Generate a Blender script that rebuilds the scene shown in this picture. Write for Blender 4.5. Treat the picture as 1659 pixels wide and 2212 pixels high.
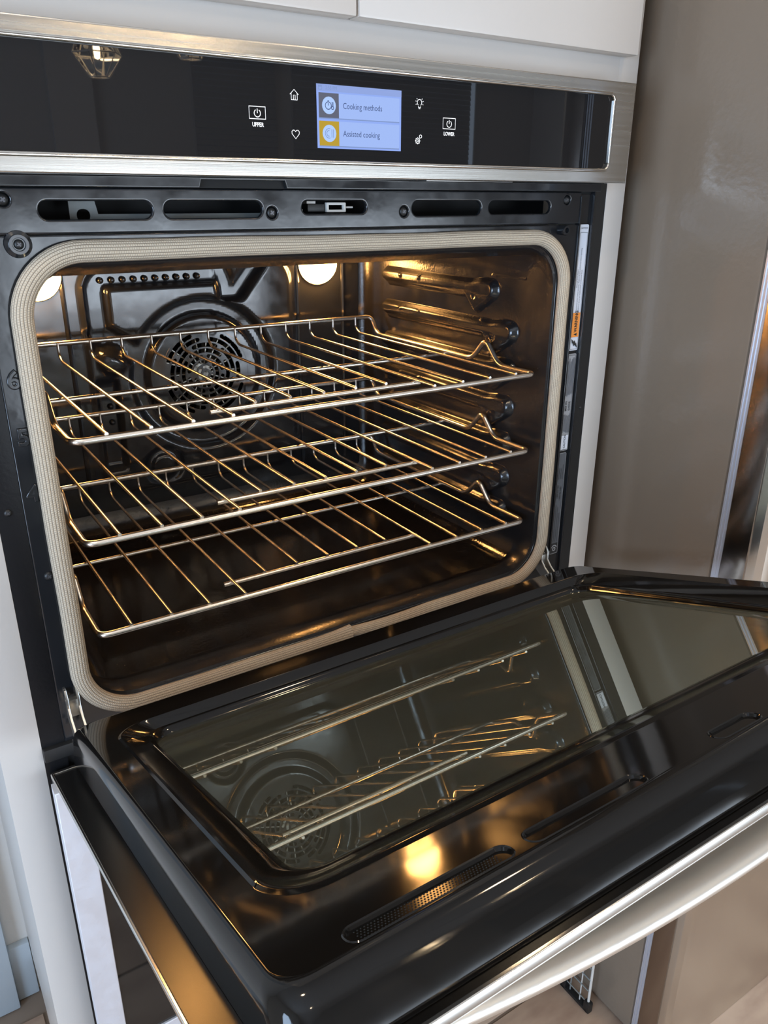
import bpy, bmesh, math, random
from mathutils import Vector, Matrix
from mathutils.geometry import tessellate_polygon
random.seed(7)
PI = math.pi
for o in list(bpy.data.objects):
    bpy.data.objects.remove(o)
scn = bpy.context.scene
COL = scn.collection

# ------------------------------------------------------------------ camera
W_, H_, F_ = 1659, 2212, 1699.3
cam = bpy.data.cameras.new('camera')
cam.sensor_fit = 'VERTICAL'
cam.sensor_height = 36.0
cam.lens = F_ / H_ * 36.0
cam.clip_start = 0.02
camo = bpy.data.objects.new('camera', cam)
COL.objects.link(camo)
R_ = Vector((0.83914493, -0.54389342, 0.00396693))
U_ = Vector((0.19940816, 0.31442569, 0.92810176))
D_ = Vector((0.50603575, 0.77802084, -0.37230551))
camo.matrix_world = Matrix(((R_.x, U_.x, -D_.x, -0.43484), (R_.y, U_.y, -D_.y, -0.75261),
                            (R_.z, U_.z, -D_.z, 1.38850), (0, 0, 0, 1)))
scn.camera = camo

# ------------------------------------------------------------------ world, view, lights
w = bpy.data.worlds.new('world')
scn.world = w
w.use_nodes = True
w.node_tree.nodes['Background'].inputs[0].default_value = (0.62, 0.78, 1.0, 1)
w.node_tree.nodes['Background'].inputs[1].default_value = 2.0
scn.view_settings.view_transform = 'Standard'
scn.view_settings.look = 'None'
scn.view_settings.exposure = 0.0
scn.view_settings.gamma = 1.0
scn.view_settings.use_curve_mapping = False


def area(name, loc, aim, sx, sy, power, color):
    l = bpy.data.lights.new(name, 'AREA')
    l.shape = 'RECTANGLE'
    l.size, l.size_y = sx, sy
    l.energy = power
    l.color = color
    o = bpy.data.objects.new(name, l)
    COL.objects.link(o)
    o.location = loc
    o.rotation_euler = (Vector(aim) - Vector(loc)).to_track_quat('-Z', 'Y').to_euler()
    return o


YF, XL, XR, ZC, YB = -3.4, -2.3, 3.3, 2.55, 0.48      # room limits
# daylight standing in the window openings (their glass is below)
area('daylight_patio', (1.45, YF - 0.05, 0.75), (1.45, 0, 0.72), 2.7, 1.10, 48, (0.82, 0.91, 1.0))
area('daylight_side', (XL - 0.05, -1.55, 1.15), (0, -1.55, 1.15), 1.5, 1.3, 95, (0.54, 0.73, 1.0))


# ------------------------------------------------------------------ helpers
def link(o, parent=None):
    COL.objects.link(o)
    if parent is not None:
        o.parent = parent
    return o


def tag(o, label=None, cat=None, group=None, kind=None):
    for k, v in (('label', label), ('category', cat), ('group', group), ('kind', kind)):
        if v:
            o[k] = v
    return o


def root(name, loc, label, cat, group=None):
    o = bpy.data.objects.new(name, None)
    o.empty_display_size = 0.05
    o.location = loc
    COL.objects.link(o)
    return tag(o, label, cat, group)


def origin_of(parent):
    v = Vector((0, 0, 0))
    while parent is not None:
        v = v + parent.location
        parent = parent.parent
    return v


def finish(name, bm, mat, parent=None, smooth=0.6, normals=True):
    """world-space bmesh -> object whose origin sits at the middle of its own geometry"""
    if normals:
        bmesh.ops.recalc_face_normals(bm, faces=bm.faces)
    lo = Vector((min(v.co[i] for v in bm.verts) for i in range(3)))
    hi = Vector((max(v.co[i] for v in bm.verts) for i in range(3)))
    c = (lo + hi) / 2
    bmesh.ops.translate(bm, verts=bm.verts, vec=-c)
    me = bpy.data.meshes.new(name)
    bm.to_mesh(me)
    bm.free()
    if smooth:
        me.polygons.foreach_set('use_smooth', [True] * len(me.polygons))
        me.set_sharp_from_angle(angle=smooth)
    if mat:
        for m in (mat if isinstance(mat, (list, tuple)) else [mat]):
            me.materials.append(m)
    o = bpy.data.objects.new(name, me)
    link(o, parent)
    o.location = c - origin_of(parent)
    return o


def struct(name, bm, mat, **k):
    return tag(finish(name, bm, mat, **k), kind='structure')


def box(bm, x0, x1, y0, y1, z0, z1, bev=0.0, f=None):
    vs = [bm.verts.new(Vector(p) if f is None else f(*p)) for p in
          ((x0, y0, z0), (x1, y0, z0), (x1, y1, z0), (x0, y1, z0), (x0, y0, z1), (x1, y0, z1), (x1, y1, z1), (x0, y1, z1))]
    fs = [bm.faces.new([vs[i] for i in q]) for q in
          ((0, 3, 2, 1), (4, 5, 6, 7), (0, 1, 5, 4), (1, 2, 6, 5), (2, 3, 7, 6), (3, 0, 4, 7))]
    if bev:
        es = list({e for q in fs for e in q.edges})
        bmesh.ops.bevel(bm, geom=es, offset=bev, segments=2, profile=0.6, affect='EDGES')
    return bm


def B(x0, x1, y0, y1, z0, z1, bev=0.0, f=None):
    return box(bmesh.new(), x0, x1, y0, y1, z0, z1, bev, f)


def rr(cx, cy, hw, hh, r, n=7):
    """rounded rectangle, counter-clockwise; always 4*(n+1) points"""
    r = max(1e-5, min(r, hw - 1e-5, hh - 1e-5))
    pts = []
    for k, (sx, sy) in enumerate(((1, -1), (1, 1), (-1, 1), (-1, -1))):
        a0 = -PI / 2 + k * PI / 2
        for i in range(n + 1):
            a = a0 + i / n * PI / 2
            pts.append((cx + sx * (hw - r) + r * math.cos(a), cy + sy * (hh - r) + r * math.sin(a)))
    return pts


def offset(poly, d):
    n = len(poly)
    out = []
    for i in range(n):
        a, b, c = Vector(poly[i - 1]), Vector(poly[i]), Vector(poly[(i + 1) % n])
        t1, t2 = (b - a), (c - b)
        n1 = Vector((t1.y, -t1.x)).normalized() if t1.length > 1e-9 else Vector((0, 0))
        n2 = Vector((t2.y, -t2.x)).normalized() if t2.length > 1e-9 else n1
        m = n1 + n2
        m = m.normalized() if m.length > 1e-6 else n1
        k = max(0.5, m.dot(n1) if n1.length else 1)
        out.append(tuple(b + m * d / k))
    return out


def plate(outer, holes, t, f, b=0.0, bm=None):
    """flat plate with holes in a 2-D frame: front at w=0, back at w=-t; b rounds every edge. f(a,b,w)->world"""
    bm = bm or bmesh.new()
    loops = [outer] + [list(h) for h in holes]
    front = [offset(loops[0], -1.4 * b) if b else loops[0]] + [offset(h, 1.4 * b) if b else h for h in loops[1:]]
    flat = [Vector((p[0], p[1], 0)) for l in front for p in l]
    tris = tessellate_polygon([[Vector((p[0], p[1], 0)) for p in l] for l in front])
    fv = [bm.verts.new(f(p.x, p.y, 0)) for p in flat]
    bv = [bm.verts.new(f(p[0], p[1], -t)) for l in loops for p in l]
    for q in tris:
        try:
            bm.faces.new([fv[i] for i in q])
            bm.faces.new([bv[i] for i in reversed(q)])
        except ValueError:
            pass
    layers = [fv]
    if b:
        layers.append([bm.verts.new(f(p[0], p[1], 0)) for li, l in enumerate(loops) for p in (offset(l, -b) if li == 0 else offset(l, b))])
        for k in (0.3, 0.7, 1.0):
            a = k * PI / 2
            lay = []
            for li, l in enumerate(loops):
                d = b * (1 - math.sin(a))
                ll = offset(l, -d if li == 0 else d)
                lay += [bm.verts.new(f(p[0], p[1], -b * (1 - math.cos(a)))) for p in ll]
            layers.append(lay)
    layers.append(bv)
    for A, Bv in zip(layers, layers[1:]):
        o = 0
        for l in loops:
            n = len(l)
            for i in range(n):
                j = (i + 1) % n
                bm.faces.new([A[o + i], A[o + j], Bv[o + j], Bv[o + i]])
            o += n
    return bm


def loft(rings, f, cap0=False, cap1=False, bm=None, closed=True):
    bm = bm or bmesh.new()
    vr = [[bm.verts.new(f(*p)) for p in r] for r in rings]
    for a, b in zip(vr, vr[1:]):
        n = len(a)
        for i in range(n if closed else n - 1):
            j = (i + 1) % n
            bm.faces.new([a[i], a[j], b[j], b[i]])
    if cap0:
        bm.faces.new(vr[0][::-1])
    if cap1:
        bm.faces.new(vr[-1])
    return bm


def smooth_path(pts, r, n=5):
    """round the inner corners of an open polyline"""
    P = [Vector(p) for p in pts]
    out = [P[0]]
    for i in range(1, len(P) - 1):
        a, b, c = P[i - 1], P[i], P[i + 1]
        d1, d2 = (a - b), (c - b)
        rr_ = min(r, d1.length * 0.45, d2.length * 0.45)
        p1, p2 = b + d1.normalized() * rr_, b + d2.normalized() * rr_
        for k in range(n + 1):
            t = k / n
            out.append(p1 * (1 - t) ** 2 + b * 2 * t * (1 - t) + p2 * t * t)
    out.append(P[-1])
    return out


def tube(bm, path, r, seg=8, closed=False, caps=True, prof=None):
    """sweep a round (or given) profile; prof(i, t) -> list of (a, b) in the normal frame"""
    P = [Vector(p) for p in path]
    n = len(P)
    T = []
    for i in range(n):
        a = P[i - 1] if (i > 0 or closed) else P[i]
        b = P[(i + 1) % n] if (i < n - 1 or closed) else P[i]
        T.append((b - a).normalized())
    up = Vector((0, 0, 1)) if abs(T[0].z) < 0.9 else Vector((1, 0, 0))
    N = (up - T[0] * up.dot(T[0])).normalized()
    rings = []
    for i in range(n):
        N = (N - T[i] * N.dot(T[i])).normalized()
        Bn = T[i].cross(N)
        ri = r(i / max(1, n - 1)) if callable(r) else r
        rings.append([bm.verts.new(P[i] + (N * math.cos(a) + Bn * math.sin(a)) * ri)
                      for a in (k / seg * 2 * PI for k in range(seg))])
    for i in range(n if closed else n - 1):
        a, b = rings[i], rings[(i + 1) % n]
        for k in range(seg):
            bm.faces.new([a[k], a[(k + 1) % seg], b[(k + 1) % seg], b[k]])
    if caps and not closed:
        bm.faces.new(rings[0][::-1])
        bm.faces.new(rings[-1])
    return bm


def lathe(prof, f, seg=20, bm=None):
    """prof: (r, w) pairs; f(a, b, w) -> world"""
    bm = bm or bmesh.new()
    rings = []
    for r, w_ in prof:
        if r < 1e-6:
            rings.append([bm.verts.new(f(0, 0, w_))])
        else:
            rings.append([bm.verts.new(f(r * math.cos(k / seg * 2 * PI), r * math.sin(k / seg * 2 * PI), w_)) for k in range(seg)])
    for a, b in zip(rings, rings[1:]):
        for k in range(seg):
            q = [a[k % len(a)], a[(k + 1) % len(a)], b[(k + 1) % len(b)], b[k % len(b)]]
            q = [v for i, v in enumerate(q) if v not in q[:i]]
            if len(q) > 2:
                bm.faces.new(q)
    return bm


def text(body, size, f, name, mat, parent, align='LEFT', sx=1.0, bold=0.0):
    """flat printed lettering laid in a 2-D frame"""
    c = bpy.data.curves.new('lettering', 'FONT')
    c.body = body
    c.size = size
    c.align_x = align
    c.align_y = 'CENTER'
    c.resolution_u = 3
    c.offset = bold * size
    o = bpy.data.objects.new('lettering', c)
    COL.objects.link(o)
    bpy.context.view_layer.update()
    me = bpy.data.meshes.new_from_object(o.evaluated_get(bpy.context.evaluated_depsgraph_get()))
    bpy.data.objects.remove(o)
    bm = bmesh.new()
    bm.from_mesh(me)
    bpy.data.meshes.remove(me)
    for v in bm.verts:
        v.co = f(v.co.x * sx, v.co.y, 0)
    return finish(name, bm, mat, parent, smooth=0, normals=False)


def strokes(lines, r, f, bm=None, closed=()):
    """flat ribbons along 2-D polylines: printed icons"""
    bm = bm or bmesh.new()
    for li, L in enumerate(lines):
        L = [Vector(p) for p in L]
        cl = (L[0] - L[-1]).length < 1e-7
        if cl:
            L = L[:-1]
        n = len(L)
        A, Bv = [], []
        for i in range(n):
            a = L[i - 1] if (i > 0 or cl) else L[i]
            b = L[(i + 1) % n] if (i < n - 1 or cl) else L[i]
            t = (b - a)
            t = t.normalized() if t.length > 1e-9 else Vector((1, 0))
            m = Vector((-t.y, t.x)) * r
            A.append(bm.verts.new(f(L[i].x + m.x, L[i].y + m.y, 0)))
            Bv.append(bm.verts.new(f(L[i].x - m.x, L[i].y - m.y, 0)))
        for i in range(n if cl else n - 1):
            j = (i + 1) % n
            bm.faces.new([A[i], A[j], Bv[j], Bv[i]])
    return bm


def circ(cx, cy, r, a0=0, a1=360, n=20):
    return [(cx + r * math.cos(math.radians(a0 + (a1 - a0) * k / n)), cy + r * math.sin(math.radians(a0 + (a1 - a0) * k / n))) for k in range(n + 1)]


def fan_poly(pts, f, bm=None):
    bm = bm or bmesh.new()
    for q in tessellate_polygon([[Vector((p[0], p[1], 0)) for p in pts]]):
        bm.faces.new([bm.verts.new(f(pts[i][0], pts[i][1], 0)) for i in q])
    return bm


def sm(a, b, x):
    t = max(0.0, min(1.0, (x - a) / (b - a)))
    return t * t * (3 - 2 * t)


def front(y):                       # frame facing the room: a -> x, b -> z, w -> towards the room
    return lambda a, b, w_: Vector((a, y - w_, b))


# ------------------------------------------------------------------ materials
def mat(name, color, rough=0.5, metal=0.0, ior=1.5, emit=None, es=0.0, bump=None, rvar=None, cvar=None, coat=0.0, aniso=0.0, spec=None):
    """bump=(scale, strength, detail, stretch); rvar=(scale, lo, hi); cvar=(scale, color2, lo, hi, stretch)"""
    m = bpy.data.materials.new(name)
    m.use_nodes = True
    nt = m.node_tree
    b = nt.nodes['Principled BSDF']
    b.inputs['Base Color'].default_value = (*color, 1)
    b.inputs['Roughness'].default_value = rough
    b.inputs['Metallic'].default_value = metal
    b.inputs['IOR'].default_value = ior
    b.inputs['Coat Weight'].default_value = coat
    b.inputs['Coat Roughness'].default_value = 0.03
    b.inputs['Anisotropic'].default_value = aniso
    if spec is not None:
        b.inputs['Specular IOR Level'].default_value = spec
    if emit:
        b.inputs['Emission Color'].default_value = (*emit, 1)
        b.inputs['Emission Strength'].default_value = es
    geo = nt.nodes.new('ShaderNodeNewGeometry')

    def noise(scale, detail=3, stretch=(1, 1, 1)):
        mp = nt.nodes.new('ShaderNodeMapping')
        mp.inputs['Scale'].default_value = stretch
        nt.links.new(geo.outputs['Position'], mp.inputs['Vector'])
        n = nt.nodes.new('ShaderNodeTexNoise')
        n.inputs['Scale'].default_value = scale
        n.inputs['Detail'].default_value = detail
        nt.links.new(mp.outputs[0], n.inputs['Vector'])
        return n
    if bump:
        n = noise(bump[0], bump[2], bump[3] if len(bump) > 3 else (1, 1, 1))
        bp = nt.nodes.new('ShaderNodeBump')
        bp.inputs['Strength'].default_value = bump[1]
        bp.inputs['Distance'].default_value = 0.002
        nt.links.new(n.outputs['Fac'], bp.inputs['Height'])
        nt.links.new(bp.outputs[0], b.inputs['Normal'])
    if rvar:
        n = noise(rvar[0], 4, rvar[3] if len(rvar) > 3 else (1, 1, 1))
        mr = nt.nodes.new('ShaderNodeMapRange')
        mr.inputs['From Min'].default_value = 0.35
        mr.inputs['From Max'].default_value = 0.65
        mr.inputs['To Min'].default_value = rvar[1]
        mr.inputs['To Max'].default_value = rvar[2]
        nt.links.new(n.outputs['Fac'], mr.inputs['Value'])
        nt.links.new(mr.outputs[0], b.inputs['Roughness'])
    if cvar:
        n = noise(cvar[0], 4, cvar[4] if len(cvar) > 4 else (1, 1, 1))
        mr = nt.nodes.new('ShaderNodeMapRange')
        mr.inputs['From Min'].default_value = cvar[2]
        mr.inputs['From Max'].default_value = cvar[3]
        nt.links.new(n.outputs['Fac'], mr.inputs['Value'])
        mx = nt.nodes.new('ShaderNodeMix')
        mx.data_type = 'RGBA'
        mx.inputs['A'].default_value = (*color, 1)
        mx.inputs['B'].default_value = (*cvar[1], 1)
        nt.links.new(mr.outputs[0], mx.inputs['Factor'])
        nt.links.new(mx.outputs['Result'], b.inputs['Base Color'])
    return m


M = {}
M['white'] = mat('white_lacquer', (0.55, 0.52, 0.485), 0.28, bump=(220, 0.03, 2))
M['wall'] = mat('white_plaster', (0.74, 0.72, 0.68), 0.8, bump=(60, 0.5, 4))
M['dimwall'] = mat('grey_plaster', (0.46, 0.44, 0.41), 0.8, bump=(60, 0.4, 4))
M['ceil'] = mat('ceiling_paint', (0.75, 0.73, 0.70), 0.9)
M['bluegrey'] = mat('blue_grey_trim_paint', (0.46, 0.52, 0.56), 0.4)
M['steel'] = mat('brushed_steel', (0.60, 0.58, 0.54), 0.24, 1.0, bump=(90, 0.025, 3, (0.03, 1, 14)), rvar=(40, 0.22, 0.28, (0.05, 1, 8)))
M['steel_edge'] = mat('polished_steel', (0.70, 0.67, 0.62), 0.13, 1.0)
M['satin'] = mat('satin_steel_handle', (0.82, 0.79, 0.73), 0.42, 1.0, bump=(120, 0.06, 3, (0.05, 1, 6)))
M['frost'] = mat('smudged_steel', (0.70, 0.71, 0.76), 0.5, 0.5, bump=(160, 0.2, 5), rvar=(60, 0.42, 0.6))
M['skin'] = mat('inner_skin_enamel', (0.005, 0.0045, 0.004), 0.24, ior=1.42)
M['bracket'] = mat('dull_zinc', (0.22, 0.23, 0.22), 0.5)
M['recess'] = mat('dark_screw_metal', (0.10, 0.10, 0.11), 0.35, 0.5)
M['edge_steel'] = mat('door_edge_steel', (0.42, 0.40, 0.37), 0.3, 1.0)
M['chrome_lip'] = mat('dark_steel', (0.25, 0.24, 0.23), 0.3, 1.0)  # plain darker steel for the catch plate
M['chrome'] = mat('rack_chrome', (0.86, 0.80, 0.72), 0.27, 1.0, cvar=(40, (0.55, 0.44, 0.32), 0.66, 0.82))
M['zinc'] = mat('zinc_plate', (0.62, 0.60, 0.55), 0.35, 1.0, bump=(200, 0.1, 3))
M['enamel'] = mat('black_enamel', (0.012, 0.013, 0.015), 0.13, ior=1.6, bump=(38, 0.06, 3), rvar=(25, 0.09, 0.2))
M['enamel_rough'] = mat('black_enamel_worn', (0.008, 0.008, 0.009), 0.4, ior=1.4, bump=(250, 0.12, 3), spec=0.3)
M['liner'] = mat('door_liner_enamel', (0.006, 0.0055, 0.005), 0.075, ior=1.5, bump=(22, 0.05, 2), spec=0.36)
M['cavity'] = mat('cavity_enamel', (0.013, 0.0125, 0.013), 0.2, ior=1.6, bump=(260, 0.10, 3), rvar=(20, 0.16, 0.27), cvar=(420, (0.10, 0.08, 0.06), 0.68, 0.8))
M['cfloor'] = mat('cavity_floor_enamel', (0.008, 0.0065, 0.0055), 0.15, ior=1.5, bump=(260, 0.07, 4), rvar=(18, 0.05, 0.13), cvar=(300, (0.085, 0.055, 0.032), 0.60, 0.85))
M['back'] = mat('back_panel_enamel', (0.018, 0.020, 0.024), 0.16, ior=1.7, rvar=(40, 0.11, 0.21), bump=(60, 0.03, 2))
M['black'] = mat('black_plastic', (0.010, 0.010, 0.010), 0.45)
M['rubber'] = mat('grey_rubber', (0.16, 0.16, 0.16), 0.6)
M['dark'] = mat('dark_void', (0.004, 0.004, 0.004), 0.7)
M['panel_glass'] = mat('black_panel_glass', (0.009, 0.009, 0.010), 0.015, ior=1.52)
M['dark_glass'] = mat('tinted_door_glass', (0.012, 0.011, 0.010), 0.03, ior=1.55)
M['fridge'] = mat('textured_taupe_paint', (0.20, 0.155, 0.115), 0.18, bump=(130, 0.16, 2), ior=1.45)
M['fsteel'] = mat('fridge_door_steel', (0.68, 0.66, 0.61), 0.24, 1.0, bump=(1.0, 1.0, 1, (16, 1, 1.6)))
M['fside'] = mat('fridge_door_side', (0.36, 0.31, 0.27), 0.2, 1.0, bump=(40, 0.1, 2))
M['fgasket'] = mat('fridge_gasket', (0.62, 0.62, 0.66), 0.35, 0.6)
M['grout'] = mat('floor_grout', (0.22, 0.17, 0.13), 0.9)
M['tile'] = mat('travertine', (0.52, 0.38, 0.28), 0.42, bump=(30, 0.3, 5), cvar=(7, (0.38, 0.26, 0.19), 0.42, 0.66, (1, 2.5, 1)))
M['blade'] = mat('fan_blade_metal', (0.62, 0.60, 0.54), 0.4, 0.5)
M['lamp'] = mat('oven_lamp_glow', (1, 0.8, 0.5), 0.4, emit=(1.0, 0.47, 0.13), es=85.0)
M['pend_glow'] = mat('pendant_filament', (1, 0.9, 0.7), 0.4, emit=(1.0, 0.72, 0.42), es=90.0)
M['down'] = mat('downlight_glow', (1, 0.9, 0.8), 0.4, emit=(1.0, 0.76, 0.50), es=150.0)
M['ink_white'] = mat('white_print', (0.85, 0.85, 0.85), 0.5, emit=(1, 1, 1), es=0.4)
M['ink_black'] = mat('black_print', (0.015, 0.015, 0.015), 0.6)
M['label_white'] = mat('label_paper', (0.62, 0.66, 0.74), 0.4)
M['label_grey'] = mat('label_grey_film', (0.30, 0.31, 0.33), 0.35)
M['label_slate'] = mat('label_slate_film', (0.10, 0.11, 0.125), 0.3)
M['label_ink'] = mat('label_grey_print', (0.11, 0.12, 0.14), 0.5)
M['orange'] = mat('label_orange', (0.80, 0.28, 0.05), 0.4)
M['blind'] = mat('dark_blind', (0.30, 0.29, 0.27), 0.7)
M['rod'] = mat('white_coated_wire', (0.60, 0.57, 0.52), 0.35)


def screen_mat(name, c, s=1.0):
    return mat(name, (0.02, 0.02, 0.02), 0.05, emit=c, es=s)


M['scr_bg'] = screen_mat('screen_blue', (0.27, 0.40, 0.88))
M['scr_head'] = screen_mat('screen_header', (0.26, 0.36, 0.72))
M['scr_tile'] = screen_mat('screen_row', (0.34, 0.48, 0.90))
M['scr_line'] = screen_mat('screen_divider', (0.20, 0.29, 0.56))
M['scr_grey'] = screen_mat('screen_grey', (0.10, 0.11, 0.16))
M['scr_gold'] = screen_mat('screen_gold', (0.48, 0.31, 0.01))
M['scr_disc'] = screen_mat('screen_disc', (0.42, 0.60, 0.98))
M['scr_text'] = screen_mat('screen_text', (0.04, 0.07, 0.20))


def glass_pane_mat(name, tint, refl, ior=1.5, haze=0.0):
    m = bpy.data.materials.new(name)
    m.use_nodes = True
    nt = m.node_tree
    nt.nodes.remove(nt.nodes['Principled BSDF'])
    out = nt.nodes['Material Output']
    tr = nt.nodes.new('ShaderNodeBsdfTransparent')
    tr.inputs[0].default_value = (*tint, 1)
    gl = nt.nodes.new('ShaderNodeBsdfGlossy')
    gl.inputs['Roughness'].default_value = 0.0
    gl.inputs[0].default_value = (*refl, 1)
    fr = nt.nodes.new('ShaderNodeFresnel')
    fr.inputs[0].default_value = ior
    mx = nt.nodes.new('ShaderNodeMixShader')
    nt.links.new(fr.outputs[0], mx.inputs[0])
    nt.links.new(tr.outputs[0], mx.inputs[1])
    nt.links.new(gl.outputs[0], mx.inputs[2])
    last = mx.outputs[0]
    if haze:                                            # greenish haze of scattered light and dirty glass, mixed into the pane
        df = nt.nodes.new('ShaderNodeBsdfDiffuse')
        df.inputs[0].default_value = (0.55, 0.58, 0.46, 1)
        m2 = nt.nodes.new('ShaderNodeMixShader')
        m2.inputs[0].default_value = haze
        nt.links.new(last, m2.inputs[1])
        nt.links.new(df.outputs[0], m2.inputs[2])
        last = m2.outputs[0]
    nt.links.new(last, out.inputs[0])
    return m


M['pane'] = glass_pane_mat('oven_window_glass', (0.80, 0.86, 0.80), (0.94, 1.0, 0.90), 7.0, 0.055)
M['inner_glass'] = mat('hazed_inner_glass', (0.15, 0.165, 0.12), 0.04, ior=1.9)  # base colour lightened to put a greenish haze into the window
M['clear'] = glass_pane_mat('clear_glass', (0.95, 0.97, 0.97), (1, 1, 1))


def gasket_mat():
    m = mat('braided_fibre', (0.5, 0.45, 0.36), 0.75)
    nt = m.node_tree
    b = nt.nodes['Principled BSDF']
    uv = nt.nodes.new('ShaderNodeUVMap')
    sp = nt.nodes.new('ShaderNodeSeparateXYZ')
    nt.links.new(uv.outputs[0], sp.inputs[0])

    def math_(op, a, bb=None):
        n = nt.nodes.new('ShaderNodeMath')
        n.operation = op
        for i, v in enumerate((a, bb)):
            if v is None:
                continue
            if isinstance(v, (int, float)):
                n.inputs[i].default_value = v
            else:
                nt.links.new(v, n.inputs[i])
        return n.outputs[0]
    # u = length in metres, v = around in 0..1 ; plaited loops: every other row is shifted by half a loop
    row = math_('MULTIPLY', sp.outputs[1], 20.0)
    rowi = math_('FLOOR', row)
    rowf = math_('ABSOLUTE', math_('SUBTRACT', math_('FRACT', row), 0.5))
    lu = math_('ADD', math_('MULTIPLY', sp.outputs[0], 470.0), math_('MULTIPLY', rowi, 0.5))
    lf = math_('ABSOLUTE', math_('SUBTRACT', math_('FRACT', lu), 0.5))
    h = math_('SUBTRACT', 1.0, math_('MULTIPLY', math_('MAXIMUM', math_('POWER', math_('MULTIPLY', rowf, 2.0), 2.0),
                                                   math_('MULTIPLY', math_('POWER', math_('MULTIPLY', lf, 2.0), 2.0), 0.7)), 1.0))
    bp = nt.nodes.new('ShaderNodeBump')
    bp.inputs['Strength'].default_value = 0.9
    bp.inputs['Distance'].default_value = 0.0007
    nt.links.new(h, bp.inputs['Height'])
    nt.links.new(bp.outputs[0], b.inputs['Normal'])
    cr = nt.nodes.new('ShaderNodeValToRGB')
    cr.color_ramp.elements[0].color = (0.13, 0.10, 0.07, 1)
    cr.color_ramp.elements[0].position = 0.02
    cr.color_ramp.elements[1].color = (0.56, 0.475, 0.36, 1)
    cr.color_ramp.elements[1].position = 0.55
    nt.links.new(h, cr.inputs[0])
    geo = nt.nodes.new('ShaderNodeNewGeometry')
    nz = nt.nodes.new('ShaderNodeTexNoise')
    nz.inputs['Scale'].default_value = 9
    nt.links.new(geo.outputs['Position'], nz.inputs['Vector'])
    sz = nt.nodes.new('ShaderNodeSeparateXYZ')
    nt.links.new(geo.outputs['Position'], sz.inputs[0])
    low = nt.nodes.new('ShaderNodeMapRange')            # browner along the bottom run
    low.inputs['From Min'].default_value = 0.93
    low.inputs['From Max'].default_value = 0.86
    nt.links.new(sz.outputs[2], low.inputs['Value'])
    st = math_('MULTIPLY', math_('MULTIPLY', nz.outputs['Fac'], low.outputs[0]), 1.1)
    mx = nt.nodes.new('ShaderNodeMix')
    mx.data_type = 'RGBA'
    mx.blend_type = 'MULTIPLY'
    mx.inputs['B'].default_value = (0.62, 0.42, 0.24, 1)
    nt.links.new(st, mx.inputs['Factor'])
    nt.links.new(cr.outputs[0], mx.inputs['A'])
    nt.links.new(mx.outputs['Result'], b.inputs['Base Color'])
    return m


M['gasket'] = gasket_mat()

# ================================================================== ROOM
struct('floor', B(XL, XR, YF, YB, -0.02, -0.004), M['grout'])
FLOOR = bpy.data.objects['floor']
ts = 0.46
tile_me = None
for i in range(12):
    for j in range(8):
        x0, y0 = -2.25 + i * ts + (j % 2) * 0.0, 0.42 - (j + 1) * ts
        if x0 + ts > XR or y0 < YF:
            continue
        if tile_me is None:
            t = finish('tile', B(0.003, ts - 0.003, 0.003, ts - 0.003, -0.004, 0.0, 0.0012), M['tile'], FLOOR)
            tile_me = t.data
        else:
            t = link(bpy.data.objects.new('tile', tile_me), FLOOR)
        t.location = Vector((x0 + ts / 2, y0 + ts / 2, -0.002)) - FLOOR.location
struct('wall_back', B(XL, XR, YB, YB + 0.1, -0.02, ZC), M['wall'])
struct('ceiling', B(XL, XR, YF, YB, ZC, ZC + 0.08), M['ceil'])
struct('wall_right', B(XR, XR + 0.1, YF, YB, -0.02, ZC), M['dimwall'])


def wall_hole(u0, u1, v0, v1, hu0, hu1, hv0, hv1, f, t=0.1):
    bm = bmesh.new()
    for a in ((u0, hu0, v0, v1), (hu1, u1, v0, v1), (hu0, hu1, v0, hv0), (hu0, hu1, hv1, v1)):
        if a[1] - a[0] > 1e-4 and a[3] - a[2] > 1e-4:
            box(bm, a[0], a[1], 0, t, a[2], a[3], 0, f)
    return bm


struct('wall_left', wall_hole(YF, YB, -0.02, ZC, -2.3, -0.8, 0.5, 1.8, lambda a, b, c: Vector((XL - b, a, c))), M['wall'])
bm = wall_hole(XL, XR, -0.02, 1.42, 0.1, 2.8, 0.12, 1.32, lambda a, b, c: Vector((a, YF - b, c)))
for q in ((XL, 1.10, 1.42, ZC), (1.10, 2.84, 2.22, ZC), (1.54, 1.63, 1.42, 2.22), (2.84, XR, 1.42, ZC)):
    box(bm, q[0], q[1], 0, 0.1 if q[0] < 2 else 0.004, q[2], q[3], 0, lambda a, b, c: Vector((a, YF - b, c)))
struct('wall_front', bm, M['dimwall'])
w1 = struct('window_1', plate([(0.08, 0.10), (2.82, 0.10), (2.82, 1.34), (0.08, 1.34)],
                              [rr(0.775, 0.72, 0.625, 0.56, 0.001, 1), rr(2.12, 0.72, 0.65, 0.56, 0.001, 1)], 0.05,
                              lambda a, b, w_: Vector((a, YF + 0.02 + w_, b))), M['white'])
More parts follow.
